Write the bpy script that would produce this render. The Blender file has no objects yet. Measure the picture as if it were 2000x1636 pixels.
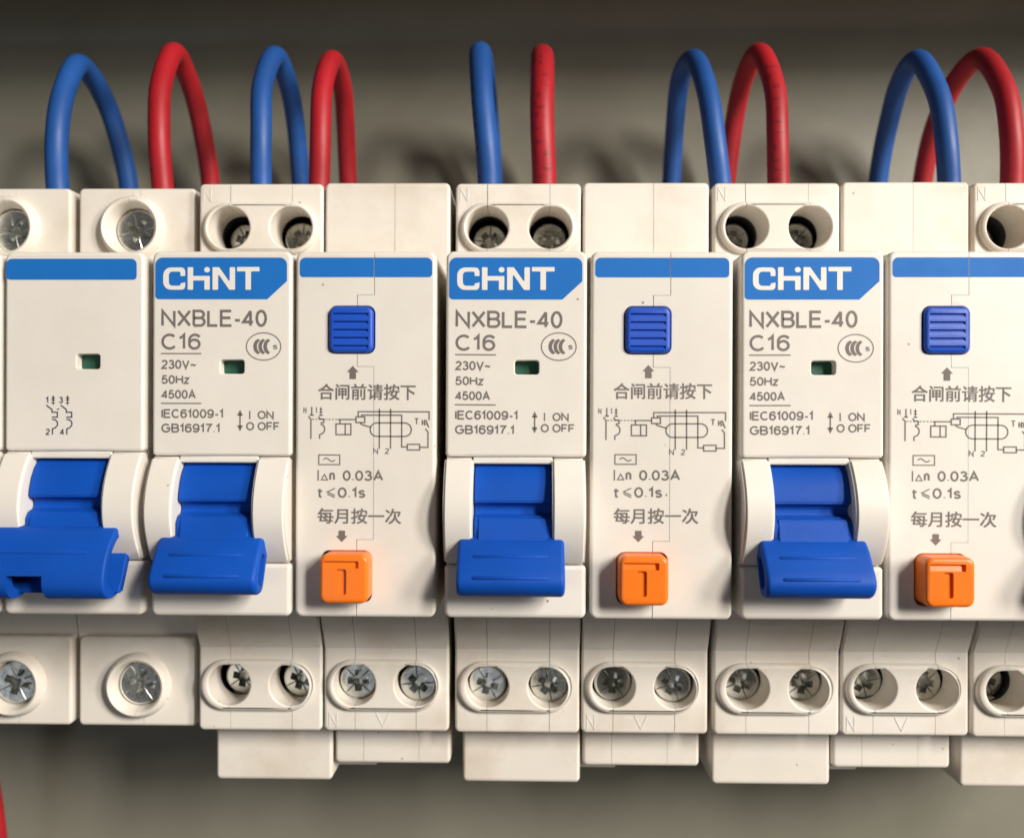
import bpy, bmesh, math, random
from mathutils import Vector, Matrix
from mathutils.geometry import tessellate_polygon
# Everything is measured in millimetres and built at true size (S turns mm into metres).
S = 0.001
R = math.radians
sc = bpy.context.scene
col = sc.collection
random.seed(4)

# ---------------------------------------------------------------- camera
cam_d = bpy.data.cameras.new('camera')
cam = bpy.data.objects.new('camera', cam_d); col.objects.link(cam)
YAW, PIT, ROL = .0175, 0.0, .003
f = Vector((-math.sin(YAW)*math.cos(PIT), math.cos(YAW)*math.cos(PIT), math.sin(PIT)))
r = Vector((math.cos(YAW), math.sin(YAW), 0)); u = r.cross(f)
r2 = r*math.cos(ROL)+u*math.sin(ROL); u2 = -r*math.sin(ROL)+u*math.cos(ROL)
M = Matrix((r2, u2, -f)).transposed().to_4x4()
M.translation = Vector((10.5, -109.45, 2.05))*S
cam.matrix_world = M
cam_d.sensor_fit = 'HORIZONTAL'; cam_d.sensor_width = 36; cam_d.lens = 36*1746.7/2000
cam_d.clip_start = .005; cam_d.clip_end = 20
cam_d.dof.use_dof = True; cam_d.dof.focus_distance = .1145; cam_d.dof.aperture_fstop = 19
sc.camera = cam

# ---------------------------------------------------------------- world and lamps
w = bpy.data.worlds.new('World'); sc.world = w; w.use_nodes = True
bg = w.node_tree.nodes['Background']
bg.inputs['Color'].default_value = (1.0, .86, .68, 1); bg.inputs['Strength'].default_value = .034

def area(name, pos, size, power, colour, target=(8, 10, -4), sizey=None):
    l = bpy.data.lights.new(name, 'AREA'); l.energy = power; l.color = colour
    l.size = size*S
    if sizey: l.shape = 'RECTANGLE'; l.size_y = sizey*S
    o = bpy.data.objects.new(name, l); col.objects.link(o)
    o.location = Vector(pos)*S
    o.rotation_euler = (Vector(target)-Vector(pos)).to_track_quat('-Z', 'Y').to_euler()
    return o
area('warm_lamp', (625, -675, 395), 110, 10.2, (1.0, .94, .862), sizey=340)
area('second_warm_lamp', (870, -600, 285), 140, 7.8, (1.0, .932, .85), sizey=330)
area('cool_fill', (-330, -640, -170), 300, .42, (.86, .92, 1.0), sizey=260)  # added cool fill for the lever undersides and low edges, not a window

sc.view_settings.view_transform = 'Standard'; sc.view_settings.look = 'None'
sc.view_settings.exposure = 0; sc.view_settings.gamma = 1
sc.cycles.use_denoising = True
sc.cycles.max_bounces = 8

# ---------------------------------------------------------------- materials
def mat(name, colour, rough=.45, metallic=0, vary=.05, grain=.12, gscale=3500, specks=0, stain=0, spec=.5, sss=0, stainc=None, bumpd=.00006):
    m = bpy.data.materials.new(name); m.use_nodes = True
    nt = m.node_tree; N = nt.nodes; L = nt.links
    b = N['Principled BSDF']
    b.inputs['Roughness'].default_value = rough; b.inputs['Metallic'].default_value = metallic
    b.inputs['Specular IOR Level'].default_value = spec
    if sss:
        b.inputs['Subsurface Weight'].default_value = sss
        b.inputs['Subsurface Radius'].default_value = (1, .7, .45)
        b.inputs['Subsurface Scale'].default_value = .0006
    geo = N.new('ShaderNodeNewGeometry')
    def noise(scale, detail=3, rough_=.55):
        n = N.new('ShaderNodeTexNoise'); n.inputs['Scale'].default_value = scale
        n.inputs['Detail'].default_value = detail; n.inputs['Roughness'].default_value = rough_
        L.new(geo.outputs['Position'], n.inputs['Vector']); return n
    def ramp(src, a, b_, ca=(0, 0, 0, 1), cb=(1, 1, 1, 1)):
        q = N.new('ShaderNodeValToRGB'); q.color_ramp.elements[0].position = a; q.color_ramp.elements[1].position = b_
        q.color_ramp.elements[0].color = ca; q.color_ramp.elements[1].color = cb
        L.new(src, q.inputs['Fac']); return q
    def mix(fac, A, B, mode='MIX'):
        x = N.new('ShaderNodeMix'); x.data_type = 'RGBA'; x.blend_type = mode
        if hasattr(fac, 'links') or hasattr(fac, 'is_linked'): L.new(fac, x.inputs['Factor'])
        else: x.inputs['Factor'].default_value = fac
        for s, v in ((6, A), (7, B)):
            if isinstance(v, tuple): x.inputs[s].default_value = v
            else: L.new(v, x.inputs[s])
        return x.outputs[2]
    c = tuple(colour)+(1,)
    n1 = noise(90, 4)
    q = ramp(n1.outputs['Fac'], .3, .7, tuple(x*(1-vary) for x in colour)+(1,), tuple(min(1, x*(1+vary)) for x in colour)+(1,))
    out = q.outputs['Color']
    if stain:
        n2 = noise(60, 5, .65)
        q2 = ramp(n2.outputs['Fac'], .48, .76)
        ml = N.new('ShaderNodeMath'); ml.operation = 'MULTIPLY'; ml.inputs[1].default_value = stain
        L.new(q2.outputs['Color'], ml.inputs[0])
        out = mix(ml.outputs[0], out, tuple(stainc or (.45, .33, .2))+(1,))
    if specks:
        v = N.new('ShaderNodeTexVoronoi'); v.inputs['Scale'].default_value = 280
        L.new(geo.outputs['Position'], v.inputs['Vector'])
        nd = noise(2500, 2)
        ad = N.new('ShaderNodeMath'); ad.operation = 'MULTIPLY_ADD'; ad.inputs[1].default_value = .05
        L.new(nd.outputs['Fac'], ad.inputs[0]); L.new(v.outputs['Distance'], ad.inputs[2])
        q3 = ramp(ad.outputs[0], .055, .085, (1, 1, 1, 1), (0, 0, 0, 1))
        ml = N.new('ShaderNodeMath'); ml.operation = 'MULTIPLY'; ml.inputs[1].default_value = specks
        L.new(q3.outputs['Color'], ml.inputs[0])
        sx = N.new('ShaderNodeSeparateColor'); L.new(v.outputs['Color'], sx.inputs[0])
        gt = N.new('ShaderNodeMath'); gt.operation = 'GREATER_THAN'; gt.inputs[1].default_value = .55
        L.new(sx.outputs[0], gt.inputs[0])
        ml2 = N.new('ShaderNodeMath'); ml2.operation = 'MULTIPLY'
        L.new(ml.outputs[0], ml2.inputs[0]); L.new(gt.outputs[0], ml2.inputs[1])
        out = mix(ml2.outputs[0], out, (.12, .09, .06, 1))
    if specks:
        oi = N.new('ShaderNodeObjectInfo')
        tone = ramp(oi.outputs['Random'], 0, 1, (.965, .955, .94, 1), (1, 1, 1, 1))
        out = mix(1.0, out, tone.outputs['Color'], 'MULTIPLY')
    L.new(out, b.inputs['Base Color'])
    if grain:
        g = noise(gscale, 2)
        bp = N.new('ShaderNodeBump'); bp.inputs['Strength'].default_value = grain; bp.inputs['Distance'].default_value = bumpd
        L.new(g.outputs['Fac'], bp.inputs['Height']); L.new(bp.outputs['Normal'], b.inputs['Normal'])
    rr = noise(400, 3)
    mr = N.new('ShaderNodeMapRange'); mr.inputs['To Min'].default_value = max(0, rough-.07); mr.inputs['To Max'].default_value = min(1, rough+.1)
    L.new(rr.outputs['Fac'], mr.inputs['Value']); L.new(mr.outputs[0], b.inputs['Roughness'])
    return m

CREAM = (.805, .768, .708)
M_CREAM = mat('cream_plastic', CREAM, .42, grain=.14, gscale=2400, specks=.7, stain=.12, vary=.025, sss=.25)
M_BLOCK = mat('cream_plastic_dusty', (.79, .745, .675), .5, grain=.2, gscale=2400, specks=.6, stain=.45, vary=.04, stainc=(.5, .37, .24), sss=.25)
M_PRINT = mat('grey_print', (.17, .145, .13), .6, vary=.12, grain=0)
M_PRINTD = mat('dark_print', (.07, .06, .09), .6, vary=.12, grain=0)
M_LOGO = mat('blue_print', (.009, .155, .53), .6, spec=.3, vary=.05, grain=.08)
M_WHITE = mat('pale_print', (.80, .77, .72), .5, vary=.02, grain=0)
M_LEVER = mat('blue_plastic', (.002, .072, .43), .55, vary=.1, grain=.22, spec=.25)
M_BUTTON = mat('ultramarine_plastic', (.008, .075, .50), .45, vary=.05, grain=.2, gscale=2500)
M_ORANGE = mat('orange_plastic', (.92, .20, .014), .32, vary=.03, grain=.08)
M_GREEN = mat('green_plastic', (.010, .075, .042), .5, vary=.1)
M_ZINC = mat('zinc_plated_steel', (.66, .67, .64), .25, metallic=1, vary=.3, grain=.5, gscale=600, bumpd=.00009)
M_DARK = mat('hole_shade_steel', (.05, .05, .05), .5, metallic=.6, vary=.2)  # near-black metal, paints the shade inside the screw holes
M_BLUEW = mat('blue_wire_insulation', (.010, .074, .29), .5, vary=.16, grain=.25, gscale=2200)
M_REDW = mat('red_wire_insulation', (.36, .008, .015), .5, vary=.16, grain=.25, gscale=2200)
M_INK = mat('dark_red_ink', (.20, .008, .012), .5, vary=.2, grain=0)
M_INKB = mat('dark_blue_ink', (.006, .03, .14), .5, vary=.2, grain=0)
M_PAINT = mat('grey_green_paint', (.235, .225, .175), .5, vary=.05, grain=.3, gscale=900, stain=.10, stainc=(.25, .22, .17))
M_RAIL = mat('galvanised_rail', (.55, .55, .53), .35, metallic=1)

# ---------------------------------------------------------------- mesh helpers (coordinates: x right, y away, z up, in mm)
def new_mesh(bm, name, m, smooth=True):
    me = bpy.data.meshes.new(name)
    for v in bm.verts: v.co *= S
    bmesh.ops.recalc_face_normals(bm, faces=bm.faces)
    bm.to_mesh(me); bm.free()
    if smooth:
        me.shade_smooth(); me.set_sharp_from_angle(angle=R(38))
    me.materials.append(m); return me

def obj(name, me, parent=None, loc=None, label=None, wn=True):
    o = bpy.data.objects.new(name, me); col.objects.link(o)
    if parent: o.parent = parent
    if loc: o.location = Vector(loc)*S
    if label: o['label'] = label
    if wn and me and len(me.polygons) > 8:
        md = o.modifiers.new('weighted_normals', 'WEIGHTED_NORMAL'); md.keep_sharp = True; md.weight = 90
    return o

def fillet(pts, rad, n=5):
    """round the corners of a polygon; rad is a number or a list with one radius per corner"""
    out = []; k = len(pts)
    for i in range(k):
        p = Vector(pts[i]); a = Vector(pts[i-1]); b = Vector(pts[(i+1) % k])
        q = rad[i] if isinstance(rad, (list, tuple)) else rad
        if q <= 0: out.append(tuple(p)); continue
        d1 = (a-p).normalized(); d2 = (b-p).normalized()
        ang = d1.angle(d2); t = min(q/math.tan(ang/2), (a-p).length*.49, (b-p).length*.49)
        q = t*math.tan(ang/2)
        c = p+(d1+d2).normalized()*(q/math.sin(ang/2))
        s, e = p+d1*t-c, p+d2*t-c
        tot = s.angle(e); sg = 1 if s.cross(e) > 0 else -1
        for j in range(n+1):
            th = sg*tot*j/n
            out.append((c.x+s.x*math.cos(th)-s.y*math.sin(th), c.y+s.x*math.sin(th)+s.y*math.cos(th)))
    return out
def rrect(x0, z0, x1, z1, rad=.5, n=5): return fillet([(x0, z0), (x1, z0), (x1, z1), (x0, z1)], rad, n)
def circle(cx, cz, rad, n=48): return [(cx+rad*math.cos(2*math.pi*i/n), cz+rad*math.sin(2*math.pi*i/n)) for i in range(n)]
def stadium(x0, z0, x1, z1, n=20):
    q = (z1-z0)/2; cz = (z0+z1)/2; o = []
    for i in range(n+1):
        a = -math.pi/2+math.pi*i/n; o.append((x1-q+q*math.cos(a), cz+q*math.sin(a)))
    for i in range(n+1):
        a = math.pi/2+math.pi*i/n; o.append((x0+q+q*math.cos(a), cz+q*math.sin(a)))
    return o
def signed(l): return sum(l[i-1][0]*l[i][1]-l[i][0]*l[i-1][1] for i in range(len(l)))/2
def clean(l):
    o = []
    for p in l:
        if not o or (Vector(p)-Vector(o[-1])).length > 1e-4: o.append(p)
    if (Vector(o[0])-Vector(o[-1])).length < 1e-4: o.pop()
    return o
def inset(l, d):
    k = len(l); o = []
    for i in range(k):
        a, p, b = Vector(l[i-1]), Vector(l[i]), Vector(l[(i+1) % k])
        d1 = (p-a).normalized(); d2 = (b-p).normalized()
        n1 = Vector((-d1.y, d1.x)); n2 = Vector((-d2.y, d2.x)); nn = n1+n2
        if nn.length < 1e-6: nn = n1
        nn.normalize(); o.append(tuple(p+nn*(d/max(.35, nn.dot(n1)))))
    return o
def round_profile(b, n=4): return [(b*(1-math.cos(math.pi/2*i/n)), b*(1-math.sin(math.pi/2*i/n))) for i in range(n+1)]

def plate(bm, loops, y0, thick, bevel=.3, hbevel=None, profile=None):
    """a slab in the x-z plane with holes; front at y0, back at y0+thick, front edges rounded"""
    loops = [clean(l) for l in loops]
    loops = [(l if (signed(l) > 0) == (i == 0) else l[::-1]) for i, l in enumerate(loops)]
    rings = []
    for i, l in enumerate(loops):
        bv = bevel if i == 0 else (bevel if hbevel is None else hbevel)
        prof = [(0, thick)]
        if profile and i == 0: prof += profile
        elif bv > 0: prof += round_profile(bv)
        else: prof += [(0, 0)]
        rr = []
        for ins, dy in prof:
            li = inset(l, ins) if ins > 1e-6 else l
            rr.append([bm.verts.new((p[0], y0+dy, p[1])) for p in li])
        k = len(l)
        for a, b in zip(rr, rr[1:]):
            for j in range(k): bm.faces.new((a[j], a[(j+1) % k], b[(j+1) % k], b[j]))
        rings.append(rr)
    for which in (0, -1):
        sel = [rr[which] for rr in rings]
        flat = [v for s in sel for v in s]
        for t in tessellate_polygon([[Vector((v.co.x, v.co.z, 0)) for v in s] for s in sel]):
            try: bm.faces.new([flat[j] for j in t])
            except ValueError: pass

def prism(bm, prof, x0, x1, bevel=0, seg=3, ang=25):
    """a (y, z) profile run along x, its edges rounded"""
    t = bmesh.new()
    a = [t.verts.new((x0, p[0], p[1])) for p in prof]; b = [t.verts.new((x1, p[0], p[1])) for p in prof]
    k = len(prof)
    t.faces.new(a); t.faces.new(b[::-1])
    for i in range(k): t.faces.new((a[i], b[i], b[(i+1) % k], a[(i+1) % k]))
    bmesh.ops.recalc_face_normals(t, faces=t.faces)
    if bevel:
        es = [e for e in t.edges if len(e.link_faces) == 2 and e.calc_face_angle(0) > R(ang)]
        bmesh.ops.bevel(t, geom=es, offset=bevel, segments=seg, affect='EDGES', clamp_overlap=True)
    me = bpy.data.meshes.new('t'); t.to_mesh(me); t.free(); bm.from_mesh(me); bpy.data.meshes.remove(me)
def chaikin(l, n=2):
    for _ in range(n):
        o = []
        for i in range(len(l)):
            a, b = l[i], l[(i+1) % len(l)]
            o += [(a[0]*.75+b[0]*.25, a[1]*.75+b[1]*.25), (a[0]*.25+b[0]*.75, a[1]*.25+b[1]*.75)]
        l = o
    return l
def soft_prism(bm, prof, x0, x1, bev, n=5):
    """a (y, z) profile run along x whose two ends are fully rounded"""
    l = clean(prof); l = l if signed(l) > 0 else l[::-1]
    steps = [(i_, x0+d) for i_, d in reversed(round_profile(bev, n))][::-1]
    steps = sorted(steps, key=lambda q: q[1])+sorted([(i_, x1-d) for i_, d in round_profile(bev, n)], key=lambda q: q[1])
    rings = [[bm.verts.new((x, p[0], p[1])) for p in (inset(l, i_) if i_ > 1e-6 else l)] for i_, x in steps]
    k = len(l)
    for a, b in zip(rings, rings[1:]):
        for j in range(k): bm.faces.new((a[j], a[(j+1) % k], b[(j+1) % k], b[j]))
    for s_ in (rings[0], rings[-1]):
        for t in tessellate_polygon([[Vector((v.co.y, v.co.z, 0)) for v in s_]]): bm.faces.new([s_[j] for j in t])
def box(bm, x0, x1, y0, y1, z0, z1, bevel=0): prism(bm, [(y0, z0), (y1, z0), (y1, z1), (y0, z1)], x0, x1, bevel)

def lathe(bm, cx, cz, prof, n=56):
    """profile of (radius, y) points turned about the axis that runs away from the camera"""
    rings = []
    for rad, y in prof: rings.append([bm.verts.new((cx+rad*math.cos(2*math.pi*i/n), y, cz+rad*math.sin(2*math.pi*i/n))) for i in range(n)])
    for a, b in zip(rings, rings[1:]):
        for i in range(n): bm.faces.new((a[i], a[(i+1) % n], b[(i+1) % n], b[i]))
    return rings

def cut(bm, cutters):
    """boolean difference with a list of filler functions"""
    me = bpy.data.meshes.new('c'); bmesh.ops.recalc_face_normals(bm, faces=bm.faces); bm.to_mesh(me); bm.free()
    cb = bmesh.new()
    for c in cutters: c(cb)
    bmesh.ops.recalc_face_normals(cb, faces=cb.faces)
    cm = bpy.data.meshes.new('k'); cb.to_mesh(cm); cb.free()
    a = bpy.data.objects.new('a', me); b = bpy.data.objects.new('b', cm)
    col.objects.link(a); col.objects.link(b)
    md = a.modifiers.new('b', 'BOOLEAN'); md.operation = 'DIFFERENCE'; md.object = b; md.solver = 'EXACT'; md.use_self = True
    dg = bpy.context.evaluated_depsgraph_get(); dg.update()
    res = bpy.data.meshes.new_from_object(a.evaluated_get(dg))
    out = bmesh.new(); out.from_mesh(res)
    for o in (a, b): bpy.data.objects.remove(o)
    for m_ in (me, cm, res): bpy.data.meshes.remove(m_)
    return out
def groove(x, z0, z1, y0, wdt=.09, dep=.9): return lambda b: box(b, x-wdt/2, x+wdt/2, y0-2, y0+dep, z0, z1)
def hgroove(x0, x1, z, y0, wdt=.06, dep=.9): return lambda b: box(b, x0, x1, y0-2, y0+dep, z-wdt/2, z+wdt/2)

# print: flat ink lying on a face
def ink_poly(bm, pts, y):
    vs = [bm.verts.new((p[0], y, p[1])) for p in pts]
    for t in tessellate_polygon([[Vector((p[0], p[1], 0)) for p in pts]]):
        bm.faces.new([vs[i] for i in t])
def ink_line(bm, pts, wd, y, closed=False):
    P = [Vector(p) for i, p in enumerate(pts) if i == 0 or (Vector(p)-Vector(pts[i-1])).length > 1e-4]; k = len(P)
    A, B = [], []
    for i, p in enumerate(P):
        a = P[i-1] if (i or closed) else None; b = P[(i+1) % k] if (i < k-1 or closed) else None
        d1 = (p-a).normalized() if a is not None else (b-p).normalized()
        d2 = (b-p).normalized() if b is not None else d1
        n1 = Vector((-d1.y, d1.x)); n2 = Vector((-d2.y, d2.x)); nn = (n1+n2)
        nn = nn.normalized() if nn.length > 1e-5 else n1
        h = wd/2/max(.4, nn.dot(n1))
        A.append(bm.verts.new((p.x+nn.x*h, y, p.y+nn.y*h))); B.append(bm.verts.new((p.x-nn.x*h, y, p.y-nn.y*h)))
    for i in range(k if closed else k-1):
        j = (i+1) % k; bm.faces.new((A[i], A[j], B[j], B[i]))
def ell(cx, cz, rx, rz, a0, a1, n=12): return [(cx+rx*math.cos(R(a0+(a1-a0)*i/n)), cz+rz*math.sin(R(a0+(a1-a0)*i/n))) for i in range(n+1)]
GL = {   # plain sans-serif letters: width and strokes on a unit cap height
 'N': (.66, [[(0, 0), (0, 1), (.66, 0), (.66, 1)]]), 'X': (.66, [[(0, 0), (.66, 1)], [(0, 1), (.66, 0)]]),
 'B': (.60, [[(0, 0), (0, 1), (.34, 1)]+ell(.34, .76, .22, .24, 90, -90)+[(.02, .52)], [(.34, .52)]+ell(.36, .26, .24, .26, 90, -90)+[(0, 0)]]),
 'L': (.5, [[(0, 1), (0, 0), (.5, 0)]]), 'E': (.56, [[(.56, 1), (0, 1), (0, 0), (.58, 0)], [(0, .53), (.52, .53)]]),
 'F': (.54, [[(.54, 1), (0, 1), (0, 0)], [(0, .5), (.46, .5)]]), '-': (.27, [[(0, .36), (.27, .36)]]),
 '4': (.54, [[(.54, .25), (0, .25), (.4, 1)], [(.4, 1), (.4, 0)]]), '0': (.5, [ell(.25, .5, .25, .5, 0, 360, 28)]),
 'C': (.66, [ell(.35, .5, .35, .5, 48, 318, 24)]), '1': (.22, [[(0, .76), (.12, .84), (.22, 1), (.22, 0)]]),
 '6': (.5, [ell(.28, .62, .28, .38, 35, 182, 10)+[(0, .32)], ell(.25, .32, .25, .32, 180, 540, 24)]),
 '9': (.5, [ell(.22, .38, .28, .38, 215, 362, 10)+[(.5, .68)], ell(.25, .68, .25, .32, 0, 360, 24)]),
 '2': (.5, [ell(.25, .74, .24, .26, 165, -20, 12)+[(.4, .5), (.12, .22), (0, 0), (.5, 0)]]),
 '3': (.5, [ell(.24, .77, .21, .23, 160, -75, 12)+[(.2, .54)], [(.2, .54)]+ell(.24, .28, .26, .28, 85, -160, 14)]),
 '5': (.5, [[(.46, 1), (.12, 1), (.04, .52)]+ell(.24, .32, .26, .32, 125, -160, 14)]),
 '7': (.5, [[(0, 1), (.5, 1), (.34, .7), (.22, .4), (.17, 0)]]), '.': (.06, [[(.03, 0), (.03, .1)]]),
 'V': (.64, [[(0, 1), (.32, 0), (.64, 1)]]), '~': (.5, [[(0, .38), (.07, .46), (.15, .48), (.25, .43), (.35, .38), (.43, .4), (.5, .5)]]),
 'H': (.62, [[(0, 0), (0, 1)], [(.62, 0), (.62, 1)], [(0, .53), (.62, .53)]]), 'z': (.4, [[(0, .7), (.4, .7), (0, 0), (.42, 0)]]),
 'A': (.66, [[(0, 0), (.33, 1), (.66, 0)], [(.12, .33), (.54, .33)]]), 'I': (0, [[(0, 0), (0, 1)]]),
 'G': (.72, [ell(.37, .5, .37, .5, 45, 330, 24)+[(.71, .5), (.4, .5)]]), 'O': (.74, [ell(.37, .5, .37, .5, 0, 360, 28)]),
 'n': (.4, [[(0, 0), (0, .72)], [(0, .5)]+ell(.2, .5, .2, .24, 150, 0, 8)+[(.4, 0)]]),
 't': (.26, [[(.1, .95), (.1, .1)]+ell(.18, .1, .08, .1, 180, 300, 4), [(0, .7), (.26, .7)]]),
 's': (.36, [ell(.18, .53, .17, .18, 20, 200, 8)+[(.1, .4), (.27, .34)]+ell(.18, .18, .18, .18, 40, -160, 8)]),
 'T': (.62, [[(0, 1), (.62, 1)], [(.31, 1), (.31, 0)]]),
}
def write(bm, body, x0, x1, z0, z1, y, wt=.155):
    """stroke lettering that fills the given rectangle"""
    h = z1-z0; wd = (wt if h > 1.5 else wt+.025)*h; X = 0; items = []
    for i, ch in enumerate(body):
        gw, st = GL[ch]
        if ch in '023456789': off = (.56-gw)/2; adv = .56+.17
        elif ch == '1': off = .0; adv = .46
        else: off = .03; adv = gw+.22
        items.append((X+off, st)); end = X+off+gw; X += adv
    a = items[0][0]; k = (x1-x0-wd)/max(.01, end-a) if end-a > .01 else 0
    for ox, st in items:
        for n_, ln in enumerate(st):
            pts = [(x0+wd/2+(ox-a+p[0])*k, z0+wd/2+p[1]*(h-wd)) for p in ln]
            cl = (Vector(pts[0])-Vector(pts[-1])).length < 1e-4
            ink_line(bm, pts[:-1] if cl else pts, wd, y-.004*n_, closed=cl)

_tc = {}
def glyphs(body, weight=0):
    key = (body, weight)
    if key not in _tc:
        c = bpy.data.curves.new('t', 'FONT'); c.body = body; c.size = 10; c.offset = weight; c.resolution_u = 4
        o = bpy.data.objects.new('t', c); col.objects.link(o)
        dg = bpy.context.evaluated_depsgraph_get(); dg.update()
        me = bpy.data.meshes.new_from_object(o.evaluated_get(dg))
        V = [v.co.copy() for v in me.vertices]; F = [tuple(p.vertices) for p in me.polygons]
        bpy.data.objects.remove(o); bpy.data.meshes.remove(me); bpy.data.curves.remove(c)
        xs = [v.x for v in V]; ys = [v.y for v in V]
        _tc[key] = (V, F, min(xs), max(xs), min(ys), max(ys))
    return _tc[key]
def ink_text(bm, body, x0, x1, z0, z1, y, weight=0):
    """text whose inked area fills exactly the given rectangle"""
    V, F, a, b, c, d = glyphs(body, weight)
    vs = [bm.verts.new((x0+(v.x-a)/(b-a)*(x1-x0), y, z0+(v.y-c)/(d-c)*(z1-z0))) for v in V]
    for t in F:
        try: bm.faces.new([vs[i] for i in t])
        except ValueError: pass
def ink_mesh(bm, name, m):
    me = bpy.data.meshes.new(name)
    for v in bm.verts: v.co *= S
    for fc in bm.faces:
        fc.normal_update()
        if fc.normal.y > 0: fc.normal_flip()
    bm.to_mesh(me); bm.free(); me.materials.append(m); return me
def arc(cx, cz, rx, rz, a0, a1, n=16): return [(cx+rx*math.cos(R(a0+(a1-a0)*i/n)), cz+rz*math.sin(R(a0+(a1-a0)*i/n))) for i in range(n+1)]
INK = -.018

# ---------------------------------------------------------------- the setting: painted sheet-steel enclosure behind
def structure(name, bm, m):
    o = obj(name, new_mesh(bm, name, m), wn=False); o['kind'] = 'structure'; return o
YB, ZT, XL, XR, ZB = 54, 76.0, -260, 330, -260
b = bmesh.new()
rc = 6; prof = [(YB, ZB), (YB, ZT-rc)]+[(YB-rc+rc*math.cos(R(a)), ZT-rc+rc*math.sin(R(a))) for a in range(9, 90, 9)]+[(YB-rc, ZT), (10, ZT), (10, ZT+1.5), (YB+1.5, ZT+1.5), (YB+1.5, ZB)]
prism(b, prof, XL, XR)
structure('back_wall', b, M_PAINT)
b = bmesh.new()
prism(b, [(44.5, -17.5), (44.5, -12.5), (48, -12.5), (48, 12.5), (44.5, 12.5), (44.5, 17.5), (45.5, 17.5), (45.5, 13.5), (48.7, 13.5), (48.7, -13.5), (45.5, -13.5), (45.5, -17.5)], -250, 320)
structure('din_rail', b, M_RAIL)

# ---------------------------------------------------------------- parts shared by the breakers
def screw_mesh(rad=2.45, arm=1.5, wid=.85):
    b = bmesh.new()
    rg = lathe(b, 0, 0, [(rad, 3), (rad, .3), (rad-.12, .1), (rad-.32, 0)], 40)
    b.faces.new(rg[-1]); b.faces.new(rg[0][::-1])
    def cross(cb):
        n = 2
        for ang in (0, 90):
            ca, sa = math.cos(R(ang)), math.sin(R(ang))
            t = bmesh.new()
            A, W = arm, wid/2
            top = [(-A, -W), (A, -W), (A, W), (-A, W)]; bot = [(-A*.62, -W*.7), (A*.62, -W*.7), (A*.62, W*.7), (-A*.62, W*.7)]
            tv = [t.verts.new((x*ca-z*sa, -.3+.002*ang/90, x*sa+z*ca)) for x, z in [(x*1.06, z*1.04) for x, z in top]]
            bv = [t.verts.new((x*ca-z*sa, 1.5+.01*ang/90, x*sa+z*ca)) for x, z in bot]
            t.faces.new(tv); t.faces.new(bv[::-1])
            for i in range(4): t.faces.new((tv[i], tv[(i+1) % 4], bv[(i+1) % 4], bv[i]))
            me = bpy.data.meshes.new('t'); t.to_mesh(me); t.free(); cb.from_mesh(me); bpy.data.meshes.remove(me)
        me = bpy.data.meshes.new('t'); t = bmesh.new()
        q = lathe(t, 0, 0, [(.95, -.35), (.62, .9)], 20); t.faces.new(q[0]); t.faces.new(q[1][::-1])
        t.to_mesh(me); t.free(); cb.from_mesh(me); bpy.data.meshes.remove(me)
    def nicks(cb):
        for ang in (45, 135, 225, 315):
            ca, sa = math.cos(R(ang)), math.sin(R(ang))
            t = bmesh.new()
            def P(x, y, z): return t.verts.new((x*ca-z*sa, y, x*sa+z*ca))
            a = [P(.6, -.2, -.16), P(.6, -.2, .16), P(.6, .42, 0)]
            c = [P(rad*.93, -.2, -.20), P(rad*.93, -.2, .20), P(rad*.93, .16, 0)]
            t.faces.new(a); t.faces.new(c[::-1])
            for i in range(3): t.faces.new((a[i], a[(i+1) % 3], c[(i+1) % 3], c[i]))
            me = bpy.data.meshes.new('t'); t.to_mesh(me); t.free(); cb.from_mesh(me); bpy.data.meshes.remove(me)
    b = cut(b, [cross]); b = cut(b, [nicks])
    return new_mesh(b, 'terminal_screw', M_ZINC, smooth=False)
SCREW = screw_mesh(2.65, 1.55, 1.05); SCREW_BIG = screw_mesh(3.15, 1.9, 1.05)

def screw(parent, x, y, z, turn, big=False, tilt=(0, 0)):
    o = obj('terminal_screw', SCREW_BIG if big else SCREW, parent, (x, y, z), wn=False)
    o.rotation_mode = 'XYZ'; o.rotation_euler = (R(tilt[0]), R(turn), R(tilt[1])); return o

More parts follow.
